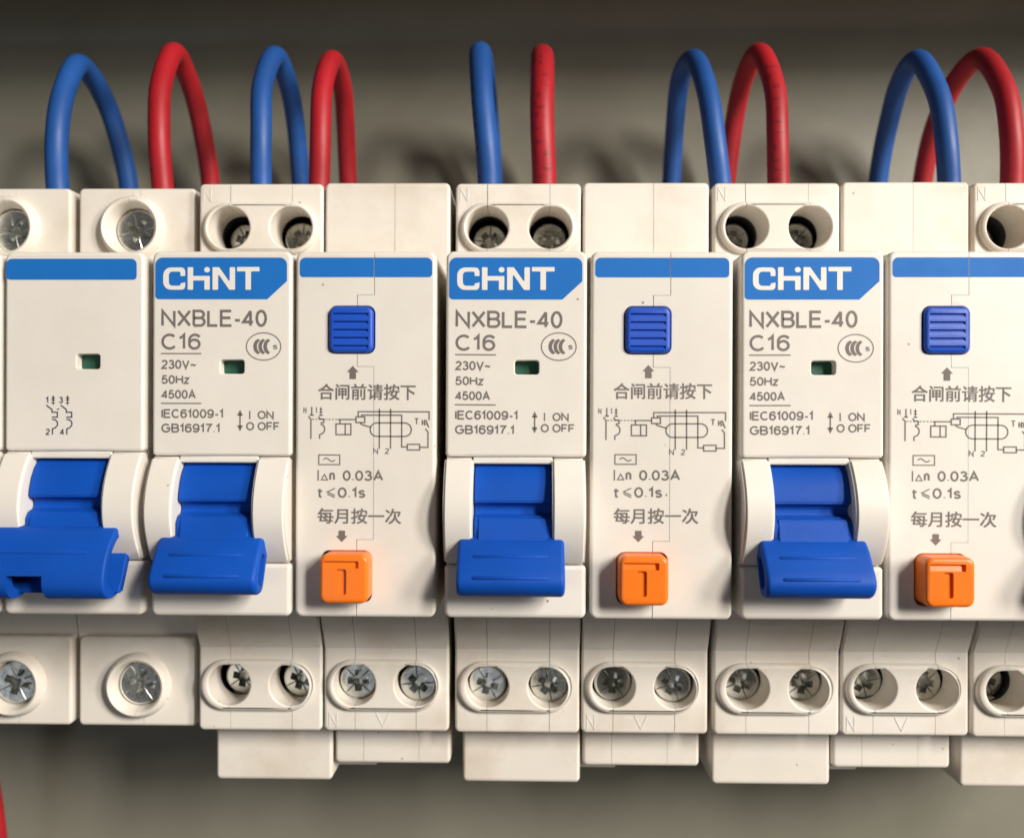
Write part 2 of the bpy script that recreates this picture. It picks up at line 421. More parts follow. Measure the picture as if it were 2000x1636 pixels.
def terminal_block(name, parent, x0, x1, z0, z1, holes, y0=16, std=None, seams=(), hr=2.95, wall=4.0, letters=None, m=None, crad=.7, rise=.85):
    """front wall with screw holes and a raised rim, hollow behind"""
    bm = bmesh.new()
    hl = [circle(hx, hz, hr+.2) for hx, hz in holes]
    plate(bm, [rrect(x0, z0, x1, z1, crad)]+hl, y0, wall, .42, 0)
    if seams: bm = cut(bm, [groove(x, za, zb, y0, wdt=wd, dep=1.2) for x, za, zb, wd, dp in seams])
    if holes:
        plate(bm, [rrect(x0+.02, z0+.02, x1-.02, z1-.02, crad), rrect(x0+1, z0+1, x1-1, z1-1, .3)], y0+wall-.2, 42-y0-wall, 0, 0)
    else:
        plate(bm, [rrect(x0+.02, z0+.02, x1-.02, z1-.02, crad)], y0+wall-.2, 42-y0-wall, 0, 0)
    o = obj(name, new_mesh(bm, name, m or M_BLOCK), parent)
    if std:
        soft = [(0, rise+.4), (.04, rise*.55), (.16, rise*.25), (.36, .07), (.58, 0)]
        bm = bmesh.new()
        plate(bm, [stadium(*std)]+[circle(hx, hz, hr) for hx, hz in holes], y0-rise, rise+wall+.25, .4, .28, profile=soft)
        bm = cut(bm, [groove(x, za, zb, y0-1, wdt=wd, dep=dp) for x, za, zb, wd, dp in seams])
        obj('screw_collar', new_mesh(bm, 'screw_collar', m or M_BLOCK), o)
    if holes:
        bm = bmesh.new(); y = y0+wall+.35
        for hx, hz in holes:
            rg = lathe(bm, hx, hz, [(hr+1, y), (hr+.12, y), (hr+.12, 29), (hr+1, 29), (hr+1, y)], 32)
            q = lathe(bm, hx, hz, [(hr+.5, 28.4), (hr+.5, 28.9)], 32); bm.faces.new(q[0]); bm.faces.new(q[1][::-1])
        obj('clamp_shade_lining', new_mesh(bm, 'clamp_shade_lining', M_DARK), o, wn=False)  # sleeve for the clamp cage, coloured dark so the void reads black
    if letters:
        for body, a, c, d, e in letters:
            bm = bmesh.new()
            if body == 'N': ln = [[(a, d), (a, e), (c, d), (c, e)]]
            else: ln = [[(a, e), ((a+c)/2, d), (c, e)]]
            for pts in ln:
                for p, q in zip(pts, pts[1:]):
                    dv = (Vector(q)-Vector(p)).normalized(); nv = Vector((-dv.y, dv.x))*.065
                    P, Q = Vector(p)-dv*.05, Vector(q)+dv*.05
                    plate(bm, [[tuple(P+nv), tuple(P-nv), tuple(Q-nv), tuple(Q+nv)]], y0-.06-random.uniform(0, .004), .3, .03)
            obj('raised_letter', new_mesh(bm, 'raised_letter', m or M_BLOCK), o, wn=False)
    return o

def guard(parent, x0, x1, zt=-2.75, zb=-15.75, bulge=2.75, y0=.15, cutout=False):
    n = 22; prof = []
    for i in range(n+1):
        t = i/n; z = zt+(zb-zt)*t
        prof.append((y0-bulge*math.sin(math.pi*t)**.85, z))
    prof += [(6, zb), (6, zt)]
    bm = bmesh.new(); prism(bm, prof, x0, x1, .28, 3, 30)
    return obj('lever_guard', new_mesh(bm, 'lever_guard', M_CREAM), parent)

def drum(parent, x0, x1):
    bm = bmesh.new(); prof = []
    for z, y in [(-2.9, 2.6), (-3.6, 1.3), (-4.6, .35), (-5.8, -.3), (-7.2, -.75), (-8.0, -.85), (-8.25, -.6), (-8.45, .15), (-9.1, .35), (-9.6, .1), (-9.85, -.9), (-10.6, -1.5), (-13.5, -1.6), (-16, 2)]: prof.append((y, z))
    prof += [(7, -16), (7, -2.9)]
    prism(bm, prof, x0, x1, .12, 2, 28)
    return obj('lever_drum', new_mesh(bm, 'lever_drum', M_LEVER), parent)

def lever(parent, x0, x1, sx0, sx1):
    # grip: a thick curved blade, crest nearest to the camera
    raw = [(-1.75, -12.15), (-3.2, -13.4), (-4.3, -14.9), (-5.1, -16.0), (-5.5, -16.9), (-5.35, -17.7), (-4.9, -18.35), (-4.2, -18.8), (-3.3, -19.05), (-2.3, -18.9), (-1.7, -18.0), (-.9, -16.2), (.4, -13.6), (.4, -12.1)]
    prof = chaikin(raw, 3)
    bm = bmesh.new(); soft_prism(bm, prof, x0, x1, .55)
    pocket = [(-2.6, -14.1), (-3.7, -15.3), (-4.5, -16.7), (-4.2, -17.7), (-3.2, -18.1), (-2.5, -17.6), (-1.9, -16.3), (-1.5, -14.6)]
    bm = cut(bm, [lambda b: prism(b, pocket, x1-1.6, x1+1, .2, 2), lambda b: prism(b, pocket, x0-1, x0+1.6, .2, 2)])
    for k, z in enumerate((-14.25, -16.5)):
        yy = -3.85 if k == 0 else -5.4
        bb = bmesh.new(); prism(bb, [(yy-.11, z+.02), (yy+.05, z-.22), (yy+.7, z-.1), (yy+.7, z+.25), (yy+.02, z+.22)], x0+2.0, x1-2.0, .05, 1)
        me = bpy.data.meshes.new('t'); bb.to_mesh(me); bb.free(); bm.from_mesh(me); bpy.data.meshes.remove(me)
    lv = obj('lever', new_mesh(bm, 'lever', M_LEVER), parent, wn=False)
    bm = bmesh.new()
    prism(bm, [(-1.0, -9.7), (-1.5, -10.3), (-1.95, -12.3), (-2.6, -13.2), (0, -14), (2.5, -12), (2.5, -9.7)], sx0, sx1, .3, 3, 30)
    obj('stem', new_mesh(bm, 'stem', M_LEVER), lv)
    return lv

def window(parent, x0, x1, z0, z1, depth=1.25):
    bm = bmesh.new(); box(bm, x0-.2, x1+.2, depth, depth+.5, z0-.2, z1+.2)
    return obj('indicator_window', new_mesh(bm, 'indicator_window', M_GREEN), parent, wn=False)

def soft_front_strip(parent, x0, x1):
    bm = bmesh.new(); box(bm, x0, x1, .25, 3, -3.42, -2.62, .12)
    return obj('slot_edge', new_mesh(bm, 'slot_edge', M_CREAM), parent)

def shoulder(parent, x0, x1, seams=()):
    bm = bmesh.new()
    prism(bm, [(16.35, -30.9), (13.9, -26.0), (13.4, -22.9), (13.4, -20), (41, -20), (41, -30.9)], x0, x1, .25, 2, 15)
    if seams:
        def sl(x): return lambda b: prism(b, [(12.8, -20.5), (12.8, -26.0), (15.4, -31.2), (17.2, -31.2), (14.6, -26.0), (14.6, -20.5)], x-.03, x+.03)
        bm = cut(bm, [sl(x) for x in seams])
    return obj('shoulder', new_mesh(bm, 'shoulder', M_BLOCK), parent)

# ---------------------------------------------------------------- residual-current breaker: a lettered pole half and a test-button half
def text_items(parent):
    bm = bmesh.new()
    T = lambda *a, **k: write(bm, *a, INK, **k)
    T('NXBLE-40', 1.5, 14.6, 13.22, 15.34)
    T('C16', 1.52, 6.4, 10.4, 12.4)
    ink_line(bm, [(1.47, 9.93), (6.5, 9.93)], .15, INK)
    T('230V~', 1.53, 5.87, 8.02, 9.16); T('50Hz', 1.54, 5.0, 6.18, 7.28); T('4500A', 1.55, 5.82, 4.36, 5.46)
    ink_line(bm, [(1.5, 3.8), (6.5, 3.8)], .15, INK)
    T('IEC61009-1', 1.55, 9.2, 1.98, 3.1); T('GB16917.1', 1.55, 8.78, .2, 1.32)
    T('ON', 13.47, 15.47, 1.88, 2.92); T('OFF', 13.47, 16.22, .5, 1.54); T('O', 12.05, 13.05, .5, 1.54)
    ink_line(bm, [(12.5, 1.9), (12.5, 2.9)], .16, INK)
    ink_line(bm, [(11.3, .9), (11.3, 2.5)], .17, INK)
    ink_poly(bm, [(10.93, 2.3), (11.67, 2.3), (11.3, 3.05)], INK); ink_poly(bm, [(10.93, 1.12), (11.3, .38), (11.67, 1.12)], INK)
    obj('specification_text', ink_mesh(bm, 'specification_text', M_PRINT), parent, wn=False)
    bm = bmesh.new()
    cx, cz = 14.27, 10.84
    ink_line(bm, arc(cx, cz, 2.13, 1.68, 0, 355, 47)[:-1]+[arc(cx, cz, 2.13, 1.68, 0, 355, 47)[-1]], .13, INK, closed=True)
    for k in range(3):
        ox = cx-.72+k*.62
        # crescent-like C strokes, thick at the back
        ou = arc(ox+.32, cz, .86, 1.0, 108, 252, 12); inn = arc(ox+.60, cz, .70, .80, 246, 114, 12)
        ink_poly(bm, ou+inn, INK)
    write(bm, 's', 15.42, 15.98, 10.5, 11.2, INK)
    obj('certification_mark', ink_mesh(bm, 'certification_mark', M_PRINT), parent, wn=False)

def logo(parent):
    bm = bmesh.new()
    P = [(.82, 16.66), (14.68, 16.66), (17.12, 18.9), (17.12, 21.79), (.82, 21.79)]
    ink_poly(bm, fillet(P, [.45, .12, .12, .9, .9], 6), INK*.7)
    pl = obj('logo_plate', ink_mesh(bm, 'logo_plate', M_LOGO), parent, wn=False)
    bm = bmesh.new(); Y = INK*1.6
    def q(uu, vv): return ((uu/4.09-10)/15.88, 20.6-(vv-170)/4.09/15.9)
    # C
    out = [q(335, 190+50), q(335, 172), q(158, 172), q(158, 350), q(335, 350), q(335, 290), q(297, 300), q(297, 318), q(203, 318), q(203, 205), q(297, 205), q(297, 240)]
    rad = [.05, .95, .95, .95, .95, .05, .05, .2, .45, .45, .2, .05]
    ink_poly(bm, fillet(out, rad, 5), Y)
    def poly(*uv, rr=.08): ink_poly(bm, fillet([q(*p) for p in uv], rr, 3), Y)
    # H whose right stem is a dotted i
    poly((355, 170), (399, 170), (399, 240), (533, 240), (533, 350), (490, 350), (490, 276), (399, 276), (399, 350), (355, 350))
    ink_poly(bm, arc(q(511, 190)[0], q(511, 190)[1], .36, .33, 0, 340, 16), Y)
    poly((555, 350), (555, 170), (608, 170), (693, 290), (693, 170), (736, 170), (736, 350), (690, 350), (600, 222), (600, 350))
    poly((752, 168), (932, 168), (932, 203), (864, 203), (864, 350), (820, 350), (820, 203), (752, 203))
    obj('logo_lettering', ink_mesh(bm, 'logo_lettering', M_WHITE), pl, wn=False)

def diagram(parent):
    bm = bmesh.new()
    K = 1/5.844/15.87
    def q(p): return (19.22+(p[0]-200)*K, 3.40-(p[1]-660)*K)
    def ln(*pts, w=.165, closed=False): ink_line(bm, [q(p) for p in pts], w, INK, closed)
    def tx(s, u0, v0, u1, v1): a = q((u0, v1)); c = q((u1, v0)); write(bm, s, a[0], c[0], a[1], c[1], INK)
    tx('N', 200, 660, 238, 726); ln((297, 655), (297, 748)); ln((275, 748), (320, 748)); tx('1', 338, 660, 358, 726)
    ln((402, 655), (402, 748), w=.1); ln((383, 750), (424, 750))
    for vv in (690, 722): ink_poly(bm, [q((380, vv)), q((424, vv)), q((402, vv-24))], INK)
    ln((258, 762), (288, 797), (288, 1020)); ln((372, 765), (398, 795), (436, 795), (436, 832), (400, 838))
    ln(*[(398, 850), (425, 860), (445, 890), (445, 925), (425, 955), (388, 972), (388, 1018)])
    for k in range(8): ln((300+k*38, 797), (322+k*38, 797), w=.12)
    ln((598, 798), (800, 798), w=.16); ln((620, 798), (620, 845))
    ln((575, 848), (745, 848), (745, 970), (575, 970), closed=True); ln((680, 848), (680, 970), w=.16)
    ln((803, 768), (903, 768), (903, 832), (803, 832), closed=True)
    ln((828, 766), (828, 708), (1637, 708), (1637, 802)); ln((868, 766), (868, 748), (1325, 748), (1325, 1108), (1390, 1108))
    ln((1390, 1078), (1530, 1078), (1530, 1142), (1390, 1142), closed=True)
    ln((1530, 1112), (1625, 1112), (1625, 938), (1594, 900)); ln((850, 836), (872, 856), (972, 885))
    st = [(1358+77*math.cos(a), 912-77*math.sin(a)) for a in [math.pi/2-math.pi*i/10 for i in range(11)]]+[(1042+77*math.cos(a), 912-77*math.sin(a)) for a in [-math.pi/2-math.pi*i/10 for i in range(11)]]
    ln(*st, closed=True)
    ln((1070, 675), (1070, 1130)); ln((1198, 675), (1198, 1130))
    tx('N', 1000, 1122, 1056, 1188); tx('2', 1134, 1122, 1182, 1188); tx('T', 1468, 780, 1522, 855)
    ln((1560, 800), (1560, 858)); ln((1560, 828), (1585, 828), w=.1); ln((1586, 798), (1586, 862)); ln((1600, 800), (1632, 886)); ln((1586, 850), (1616, 850), w=.1)
    obj('wiring_diagram', ink_mesh(bm, 'wiring_diagram', M_PRINT), parent, wn=False)

def test_panel(parent):
    # rounded panel with two button openings and a stepped mould seam
    bm = bmesh.new()
    hb = rrect(22.25, 9.98, 27.97, 15.86, .95); ho = rrect(21.4, -20.5, 27.65, -14.15, 1.0)
    plate(bm, [rrect(18.2, -22.35, 35.5, 22.55, .9), hb, ho], 0, 5.5, .45, .12)
    G = [groove(27.9, 17.2, 24, 0, .075), groove(25.8, 15, 17.2, 0, .085), groove(25.8, 8.42, 11, 0, .07), groove(27.85, -12.8, 8.42, 0, .05),
         groove(25.8, -15, -12.8, 0, .075), groove(25.8, -24, -20, 0, .09), hgroove(25.77, 27.93, 17.2, 0, .035), hgroove(25.77, 27.87, 8.42, 0, .04), hgroove(25.77, 27.87, -12.8, 0, .04)]
    bm = cut(bm, [G[0], G[4], G[2], G[8]]); bm = cut(bm, [G[1], G[3], G[5]]); bm = cut(bm, [G[6], G[7]])
    tp = obj('test_panel', new_mesh(bm, 'test_panel', M_CREAM), parent)
    bm = bmesh.new(); Y = INK*.7
    ink_poly(bm, fillet([(18.68, 19.38), (27.85, 19.38), (27.85, 21.78), (18.68, 21.78)], [.45, 0, 0, .7], 5), Y)
    ink_poly(bm, fillet([(27.95, 19.38), (35.0, 19.38), (35.0, 21.78), (27.95, 21.78)], [0, .45, .7, 0], 5), Y)
    obj('blue_stripe', ink_mesh(bm, 'blue_stripe', M_LOGO), tp, wn=False)
    bm = bmesh.new()
    for i, (dx, dz) in enumerate([(-.034, -.026), (.034, -.026), (.034, .026), (-.034, .026)]):
        ink_text(bm, '合闸前请按下', 21.1+dx, 33.03+dx, 4.47+dz, 6.38+dz, INK-.0006*i)
        ink_text(bm, '每月按一次', 21.1+dx, 31.34+dx, -10.73+dz, -8.88+dz, INK-.0006*i)
    ink_poly(bm, [(25.3, 8.62), (26.02, 7.85), (25.7, 7.85), (25.7, 7.0), (24.9, 7.0), (24.9, 7.85), (24.58, 7.85)], INK)
    ink_poly(bm, [(24.07, -13.0), (24.79, -12.25), (24.47, -12.25), (24.47, -11.6), (23.67, -11.6), (23.67, -12.25), (23.35, -12.25)], INK)
    obj('instruction_text', ink_mesh(bm, 'instruction_text', M_PRINT), tp, wn=False)
    bm = bmesh.new()
    ink_line(bm, [(21.2, -2.34), (23.78, -2.34), (23.78, -3.52), (21.2, -3.52)], .14, INK, closed=True)
    ink_line(bm, [(21.75+i*.145, -2.93+.2*math.sin(i*2*math.pi/10)) for i in range(11)], .14, INK)
    ink_line(bm, [(21.13, -5.5), (21.13, -4.2)], .16, INK)
    ink_line(bm, [(21.52, -5.4), (22.28, -5.4), (21.9, -4.72)], .13, INK, closed=True)
    write(bm, 'n', 22.5, 23.2, -5.48, -4.2, INK); write(bm, '0.03A', 24.15, 29.15, -5.5, -4.22, INK)
    write(bm, 't', 21.0, 21.75, -7.6, -6.35, INK); write(bm, '0.1s', 23.55, 26.95, -7.6, -6.3, INK)
    ink_line(bm, [(23.2, -6.42), (22.25, -6.88), (23.2, -7.3)], .14, INK); ink_line(bm, [(22.25, -7.12), (23.2, -7.56)], .14, INK)
    obj('rating_text', ink_mesh(bm, 'rating_text', M_PRINT), tp, wn=False)
    diagram(tp)
    # reset button: barely proud, five grooves
    bm = bmesh.new()
    plate(bm, [rrect(22.38, 10.1, 27.84, 15.74, .85, 6)], -.55, 3, .45)
    gr = []
    for k in range(5):
        z = 14.95-k*.98
        gr.append((lambda z: lambda b: prism(b, [(-1.2, z+.02), (-.2, z-.02), (-.56, z-.5), (-1.2, z-.5)], 22.95, 27.25))(z))
    bm = cut(bm, gr)
    obj('reset_button', new_mesh(bm, 'reset_button', M_BUTTON, smooth=True), tp)
    # test button: proud orange block with a sunk T
    bm = bmesh.new()
    plate(bm, [rrect(21.5, -20.1, 27.35, -14.2, .95, 6)], -2.95, 6, .5)
    bm = cut(bm, [lambda b: prism(b, [(-4, -14.95), (-2.5, -15.0), (-2.87, -15.8), (-4, -15.8)], 22.0, 26.2),
                  lambda b: plate(b, [rrect(23.55, -19.0, 24.75, -15.95, .25)], -4, 1.4, 0)])
    bm = cut(bm, [lambda b: plate(b, [rrect(25.75, -15.85, 26.21, -14.99, .1)], -4, 1.5, 0)])
    obj('test_button', new_mesh(bm, 'test_button', M_ORANGE), tp)
    return tp

def make_rcbo():
    root = bpy.data.objects.new('circuit_breaker', None); col.objects.link(root); root.empty_display_size = .01
    # carcass
    bm = bmesh.new()
    box(bm, .45, 17.75, 1.6, 44, -22.2, 22.4, .3); box(bm, 18.1, 35.45, 1.6, 44, -22.2, 22.4, .3)
    box(bm, 17.6, 18.3, 2.2, 43, -22, 22.2)
    obj('housing', new_mesh(bm, 'housing', M_BLOCK), root)
    # lettered front panel
    bm = bmesh.new()
    plate(bm, [rrect(.45, -2.62, 17.7, 22.6, [.5, .5, .9, .9]), rrect(8.9, 7.5, 11.85, 9.22, .35)], 0, 5.5, .4, .14)
    fp = obj('front_panel', new_mesh(bm, 'front_panel', M_CREAM), root)
    text_items(fp); logo(fp); window(fp, 8.9, 11.85, 7.5, 9.22, 1.4)
    bm = bmesh.new(); plate(bm, [rrect(.35, -22.35, 17.7, -15.85, [.8, .8, .5, .5])], 0, 5.5, .55)
    obj('lower_panel', new_mesh(bm, 'lower_panel', M_CREAM), root)
    guard(root, .35, 3.9); guard(root, 13.5, 17.55)
    soft_front_strip(root, 3.8, 13.6)
    drum(root, 4.0, 13.45)
    lever(root, 2.15, 14.95, 4.35, 13.05)
    test_panel(root)
    # terminals
    terminal_block('upper_terminal_block', root, .3, 17.85, 22, 35.1, [(4.75, 28.75), (13.5, 28.75)], std=(.95, 25.1, 17.25, 32.4),
                   wall=5.2, seams=[(4.75, 24, 37, .1, 6), (13.5, 24, 37, .05, 6)], letters=[('N', .95, 1.95, 32.6, 34.4)])
    terminal_block('upper_cover_block', root, 18.15, 35.75, 22, 35.2, [], seams=[(28.0, 20, 36, .05, 1.3)])
    terminal_block('lower_terminal_block', root, .45, 17.9, -41.95, -29, [(5.0, -35.25), (13.65, -35.25)], std=(.85, -39.05, 16.9, -31.85),
                   seams=[(4.95, -43, -28, .05, 6), (13.7, -43, -28, .07, 6)])
    terminal_block('lower_terminal_block', root, 18.2, 35.8, -41.9, -29, [(22.6, -35.15), (31.2, -35.15)], std=(18.7, -38.95, 34.7, -31.75),
                   seams=[(22.6, -43, -28, .06, 6), (31.2, -43, -28, .07, 6)], letters=[('N', 18.95, 20.0, -41.3, -39.3), ('V', 25.6, 27.4, -41.2, -39.35)])
    shoulder(root, .45, 17.9, (4.95, 13.7)); shoulder(root, 18.2, 35.8, (22.6, 31.2))
    # rear feet below the lower terminals
    bm = bmesh.new(); plate(bm, [rrect(1.2, -50.9, 18.3, -38, .7)], 21, 20, .5)
    prism(bm, [(26, -50.6), (42, -44), (42, -38), (26, -38)], 3, 24, .2, 1)
    obj('lower_foot', new_mesh(bm, 'lower_foot', M_BLOCK), root)
    bm = bmesh.new(); plate(bm, [rrect(18.7, -48.35, 35.6, -38, .7)], 21, 18, .5)
    bm = cut(bm, [groove(22.9, -50, -38, 21, .05, .5), groove(31.0, -50, -38, 21, .03, .3)])
    obj('lower_foot', new_mesh(bm, 'lower_foot', M_BLOCK), root)
    for i, (x, y, z) in enumerate([(4.75, 23.6, 28.5), (13.5, 22.0, 28.3), (5.0, 19.2, -35.6), (13.65, 19.3, -35.6), (22.7, 19.7, -35.5), (31.2, 18.9, -35.5)]):
        screw(root, x, y, z, 0)
    return root

rcbo = make_rcbo()
def children(o): return [c for c in list(col.objects) if c.parent == o]
def copy_tree(o, parent=None):
    c = o.copy(); col.objects.link(c); c.parent = parent
    for ch in children(o): copy_tree(ch, c)
    return c
GROUP = 'two-module breakers with a lettered half and a test-button half'
spots = [(-36.25, 'leftmost lettered cream breaker with blue lever and orange button, beside the unlettered one'),
         (0.0, 'middle lettered cream breaker, under the two upright strands of blue and red wire'),
         (36.1, 'rightmost lettered cream breaker whose logo and blue lever show in full'),
         (72.0, 'cream breaker at the right edge with only the corners of its terminals in view')]
breakers = [rcbo]+[copy_tree(rcbo) for _ in spots[1:]]
turns = [[20, 50, 12, 15, 2, 38], [45, 0, 10, 33, 10, 20], [15, 0, 25, 8, 30, 10], [22, 40, 10, 0, 0, 0]]
depths = [[23.4, 21.8, 19.9, 18.8, 18.3, 17.4], [23.8, 22.2, 18.1, 18.0, 18.3, 17.8], [24.0, 22.0, 19.6, 19.2, 20.2, 19.8], [24.5, 22, 21.5, 20, 19, 19]]
for k, (rt, (x, lb)) in enumerate(zip(breakers, spots)):
    rt.location = Vector((x, 0, 0))*S; rt['label'] = lb; rt['category'] = 'circuit breaker'; rt['group'] = GROUP
    rt.rotation_euler = (0, R([.0, 0.05, -.05, .1][k]), 0)
    for i, s_ in enumerate([c for c in children(rt) if c.name.startswith('terminal_screw')]):
        s_.rotation_euler = (R(random.uniform(-7, 7)), R(turns[k][i]+random.uniform(-4, 4)), R(random.uniform(-7, 7)))
        s_.location.y = depths[k][i]*S
        s_.location += Vector((random.uniform(-.12, .12), 0, random.uniform(-.1, .1)))*S
        if k == 0 and i in (2, 3): s_.location += Vector((.5, 0, .1))*S
    if k == 0:
        for ch in children(rt):
            if ch.name.startswith('test_panel'):
                for g in children(ch):
                    if g.name.startswith('test_button'): g.location.x += .38*S   # sits loose in its opening
    # every unit was printed by hand-fed pads: each print sits a hair differently
    for ch in children(rt):
        for g in children(ch):
            if g.name.split('.')[0] in ('specification_text', 'certification_mark', 'instruction_text', 'rating_text', 'wiring_diagram'):
                g.location += Vector((random.uniform(-.09, .09), 0, random.uniform(-.07, .07)))*S
                g.rotation_euler = (0, R(random.uniform(-.3, .3)), 0)

# ---------------------------------------------------------------- two-pole breaker at the left edge
def boss_block(name, parent, x0, x1, z0, z1, hx, hz, y0=17.6, hr=3.2, seams=()):
    bm = bmesh.new()
    plate(bm, [rrect(x0, z0, x1, z1, .7), circle(hx, hz, hr+.35)], y0, 5, .42, .1)
    rg = lathe(bm, hx, hz, [(4.75, y0+.5), (4.7, y0-.1), (4.45, y0-.9), (4.2, y0-1.35), (3.95, y0-1.5), (3.75, y0-1.42), (3.5, y0-1.1), (3.3, y0-.2), (hr, y0+1), (hr, y0+5), (hr+1.2, y0+5), (4.75, y0+1.0)])
    n = len(rg[0])
    for i in range(n): bm.faces.new((rg[-1][i], rg[-1][(i+1) % n], rg[0][(i+1) % n], rg[0][i]))
    if seams: bm = cut(bm, [groove(x, a, c, y0-1.5, wd, 4) for x, a, c, wd in seams])
    plate(bm, [rrect(x0+.02, z0+.02, x1-.02, z1-.02, .7), rrect(x0+1, z0+1, x1-1, z1-1, .3)], y0+4.8, 19, 0, 0)
    o = obj(name, new_mesh(bm, name, M_BLOCK), parent)
    bm = bmesh.new(); box(bm, x0+.9, x1-.9, 27.5, 28.5, z0+.8, z1-.8)
    obj('clamp_shade_lining', new_mesh(bm, 'clamp_shade_lining', M_DARK), o, wn=False)  # cage back plate, its dark colour stands in for shade in the hole
    return o

def make_two_pole():
    root = bpy.data.objects.new('circuit_breaker', None); col.objects.link(root)
    root.location = Vector((-72.6, 0, 0))*S
    root['label'] = 'unlettered cream breaker at the left edge with one wide blue lever and large screws'
    root['category'] = 'circuit breaker'
    for k in (0, 1):
        o = 18*k
        bm = bmesh.new(); box(bm, o+.45, o+17.6, 1.6, 44, -22.2, 22.4, .3)
        if k: box(bm, 17.6, 18.5, 3, 43, -22, 22)
        obj('housing', new_mesh(bm, 'housing', M_BLOCK), root)
        bm = bmesh.new()
        plate(bm, [rrect(o+.45, -2.1, o+17.75, 22.5, [.5, .5, .9, .9]), rrect(o+9.4, 8.05, o+12.3, 9.9, .35)], 0, 5.5, .4, .14)
        fp = obj('front_panel', new_mesh(bm, 'front_panel', M_CREAM), root)
        window(fp, o+9.4, o+12.3, 8.05, 9.9, 1.3)
        bm = bmesh.new(); ink_poly(bm, fillet([(o+.55, 19.05), (o+16.85, 19.05), (o+16.85, 21.65), (o+.55, 21.65)], [.6, .45, .7, .8], 5), INK*.7)
        st = obj('blue_stripe', ink_mesh(bm, 'blue_stripe', M_LOGO), fp, wn=False)
        bm = bmesh.new(); plate(bm, [rrect(o+.35, -22.3, o+17.8, -15.6, [.8, .8, .5, .5])], 0, 5.5, .55)
        obj('lower_panel', new_mesh(bm, 'lower_panel', M_CREAM), root)
        guard(root, o+.3, o+3.75, -2.2, -15.5); guard(root, o+13.6, o+17.65, -2.2, -15.5)
        bm = bmesh.new(); box(bm, o+3.6, o+13.7, .25, 3, -2.95, -2.1, .12); obj('slot_edge', new_mesh(bm, 'slot_edge', M_CREAM), root)
        d = drum(root, o+3.9, o+13.5); d.location.z += .45*S
        z1 = 34.9
        boss_block('upper_terminal_block', root, o+.7, o+17.55, 22, z1, o+8.6, 29.1, seams=[(o+9.6, 32.6, 37, .05), (o+8.55, 31.5, 34.2, .05)])
        boss_block('lower_terminal_block', root, o+.9, o+17.85, -42.0, -29.3, o+9.6, -36.1, seams=[(o+9.6, -41, -38.6, .05), (o+10.3, -43, -40, .06)])
        bm = bmesh.new(); prism(bm, [(19.3, -30.5), (18.2, -24.0), (18.0, -20), (41, -20), (41, -30.5)], o+.03, o+17.97, .1, 1, 15)
        obj('shoulder', new_mesh(bm, 'shoulder', M_BLOCK), root)
        s1 = screw(root, o+8.7, 18.9, 29.0, 30, True, (3, 3)); s2 = screw(root, o+9.75, 18.3, -36.0, 12 if k else 20, True, (-5, 9))
    # contact symbols printed on the right pole
    bm = bmesh.new(); K = 1/3.03/15.87
    def q(p): return (18+5.45+(p[0]-262)*K, 4.75-(p[1]-290)*K)
    def ln(*p, w=.15): ink_line(bm, [q(a) for a in p], w, INK)
    for dx, a, c in ((0, '1', '2'), (86, '3', '4')):
        p0, p1 = q((266+dx-(4 if dx else 0), 335)), q((284+dx+(2 if dx else 0), 296)); write(bm, a, p0[0], p1[0], p0[1], p1[1], INK)
        p0, p1 = q((268+dx, 523)), q((294+dx, 485)); write(bm, c, p0[0], p1[0], p0[1], p1[1], INK)
        ln((313+dx, 288), (313+dx, 345), w=.12)
        for v in (305, 318): ink_poly(bm, [q((299+dx, v)), q((327+dx, v)), q((313+dx, v-11))], INK)
        ln((302+dx, 332), (324+dx, 332), w=.1)
        ln((272+dx, 346), (306+dx, 372), (306+dx, 388), (338+dx, 388), (338+dx, 417), (306+dx, 417), w=.16)
        ln((306+dx, 430), (326+dx, 432), (339+dx, 447), (339+dx, 465), (326+dx, 480), (309+dx, 487), (309+dx, 520), w=.16)
    ln((336, 370), (350, 370)); 
    fps = [c for c in children(root) if c.name.startswith('front_panel')]
    obj('contact_symbols', ink_mesh(bm, 'contact_symbols', M_PRINTD), fps[-1], wn=False)
    # one wide lever that ties both poles: hooked blade, open at the end
    c = [(-.8, -10.9), (-2.4, -11.2), (-3.4, -12.1), (-4.3, -13.1), (-5.3, -14.7), (-5.9, -16.6), (-5.85, -18.0), (-5.2, -19.0), (-4.2, -19.5), (-3.0, -19.5), (-1.6, -19.2), (-1.8, -18.6), (-3.4, -18.5), (-4.3, -17.9), (-4.6, -16.4), (-4.1, -14.9), (-3.1, -13.5), (-1.8, -12.5), (-.8, -12.3)]
    bm = bmesh.new(); soft_prism(bm, chaikin(c, 2), 1.0, 33.6, .3)
    bm = cut(bm, [lambda b: box(b, 22.0, 26.3, -12, -1.3, -22, -16.5)])
    for z, yy in ((-13.9, -4.75),):
        prism(bm, [(yy-.2, z+.02), (yy+.0, z-.22), (yy+.6, z-.1), (yy+.5, z+.25), (yy-.05, z+.22)], 4, 31.2, .04, 1)
    lv = obj('lever', new_mesh(bm, 'lever', M_LEVER), root, wn=False)
    bm = bmesh.new(); prism(bm, [(-.6, -14.5), (-1.0, -15.2), (-2.0, -17.4), (-3.0, -19.0), (-1.8, -19.1), (-.9, -17.4), (.3, -15.0), (.6, -13.8)], 2, 34.1, .2, 3, 30)
    obj('tie_bar', new_mesh(bm, 'tie_bar', M_LEVER), lv)
    for o in (0, 18):
        bm = bmesh.new(); prism(bm, [(-.9, -9.2), (-1.6, -9.9), (-2.0, -11.5), (-2.9, -13.2), (0, -14), (2.5, -12), (2.5, -9.2)], o+4.3, o+13.1, .3, 3, 30)
        obj('stem', new_mesh(bm, 'stem', M_LEVER), lv)
    return root
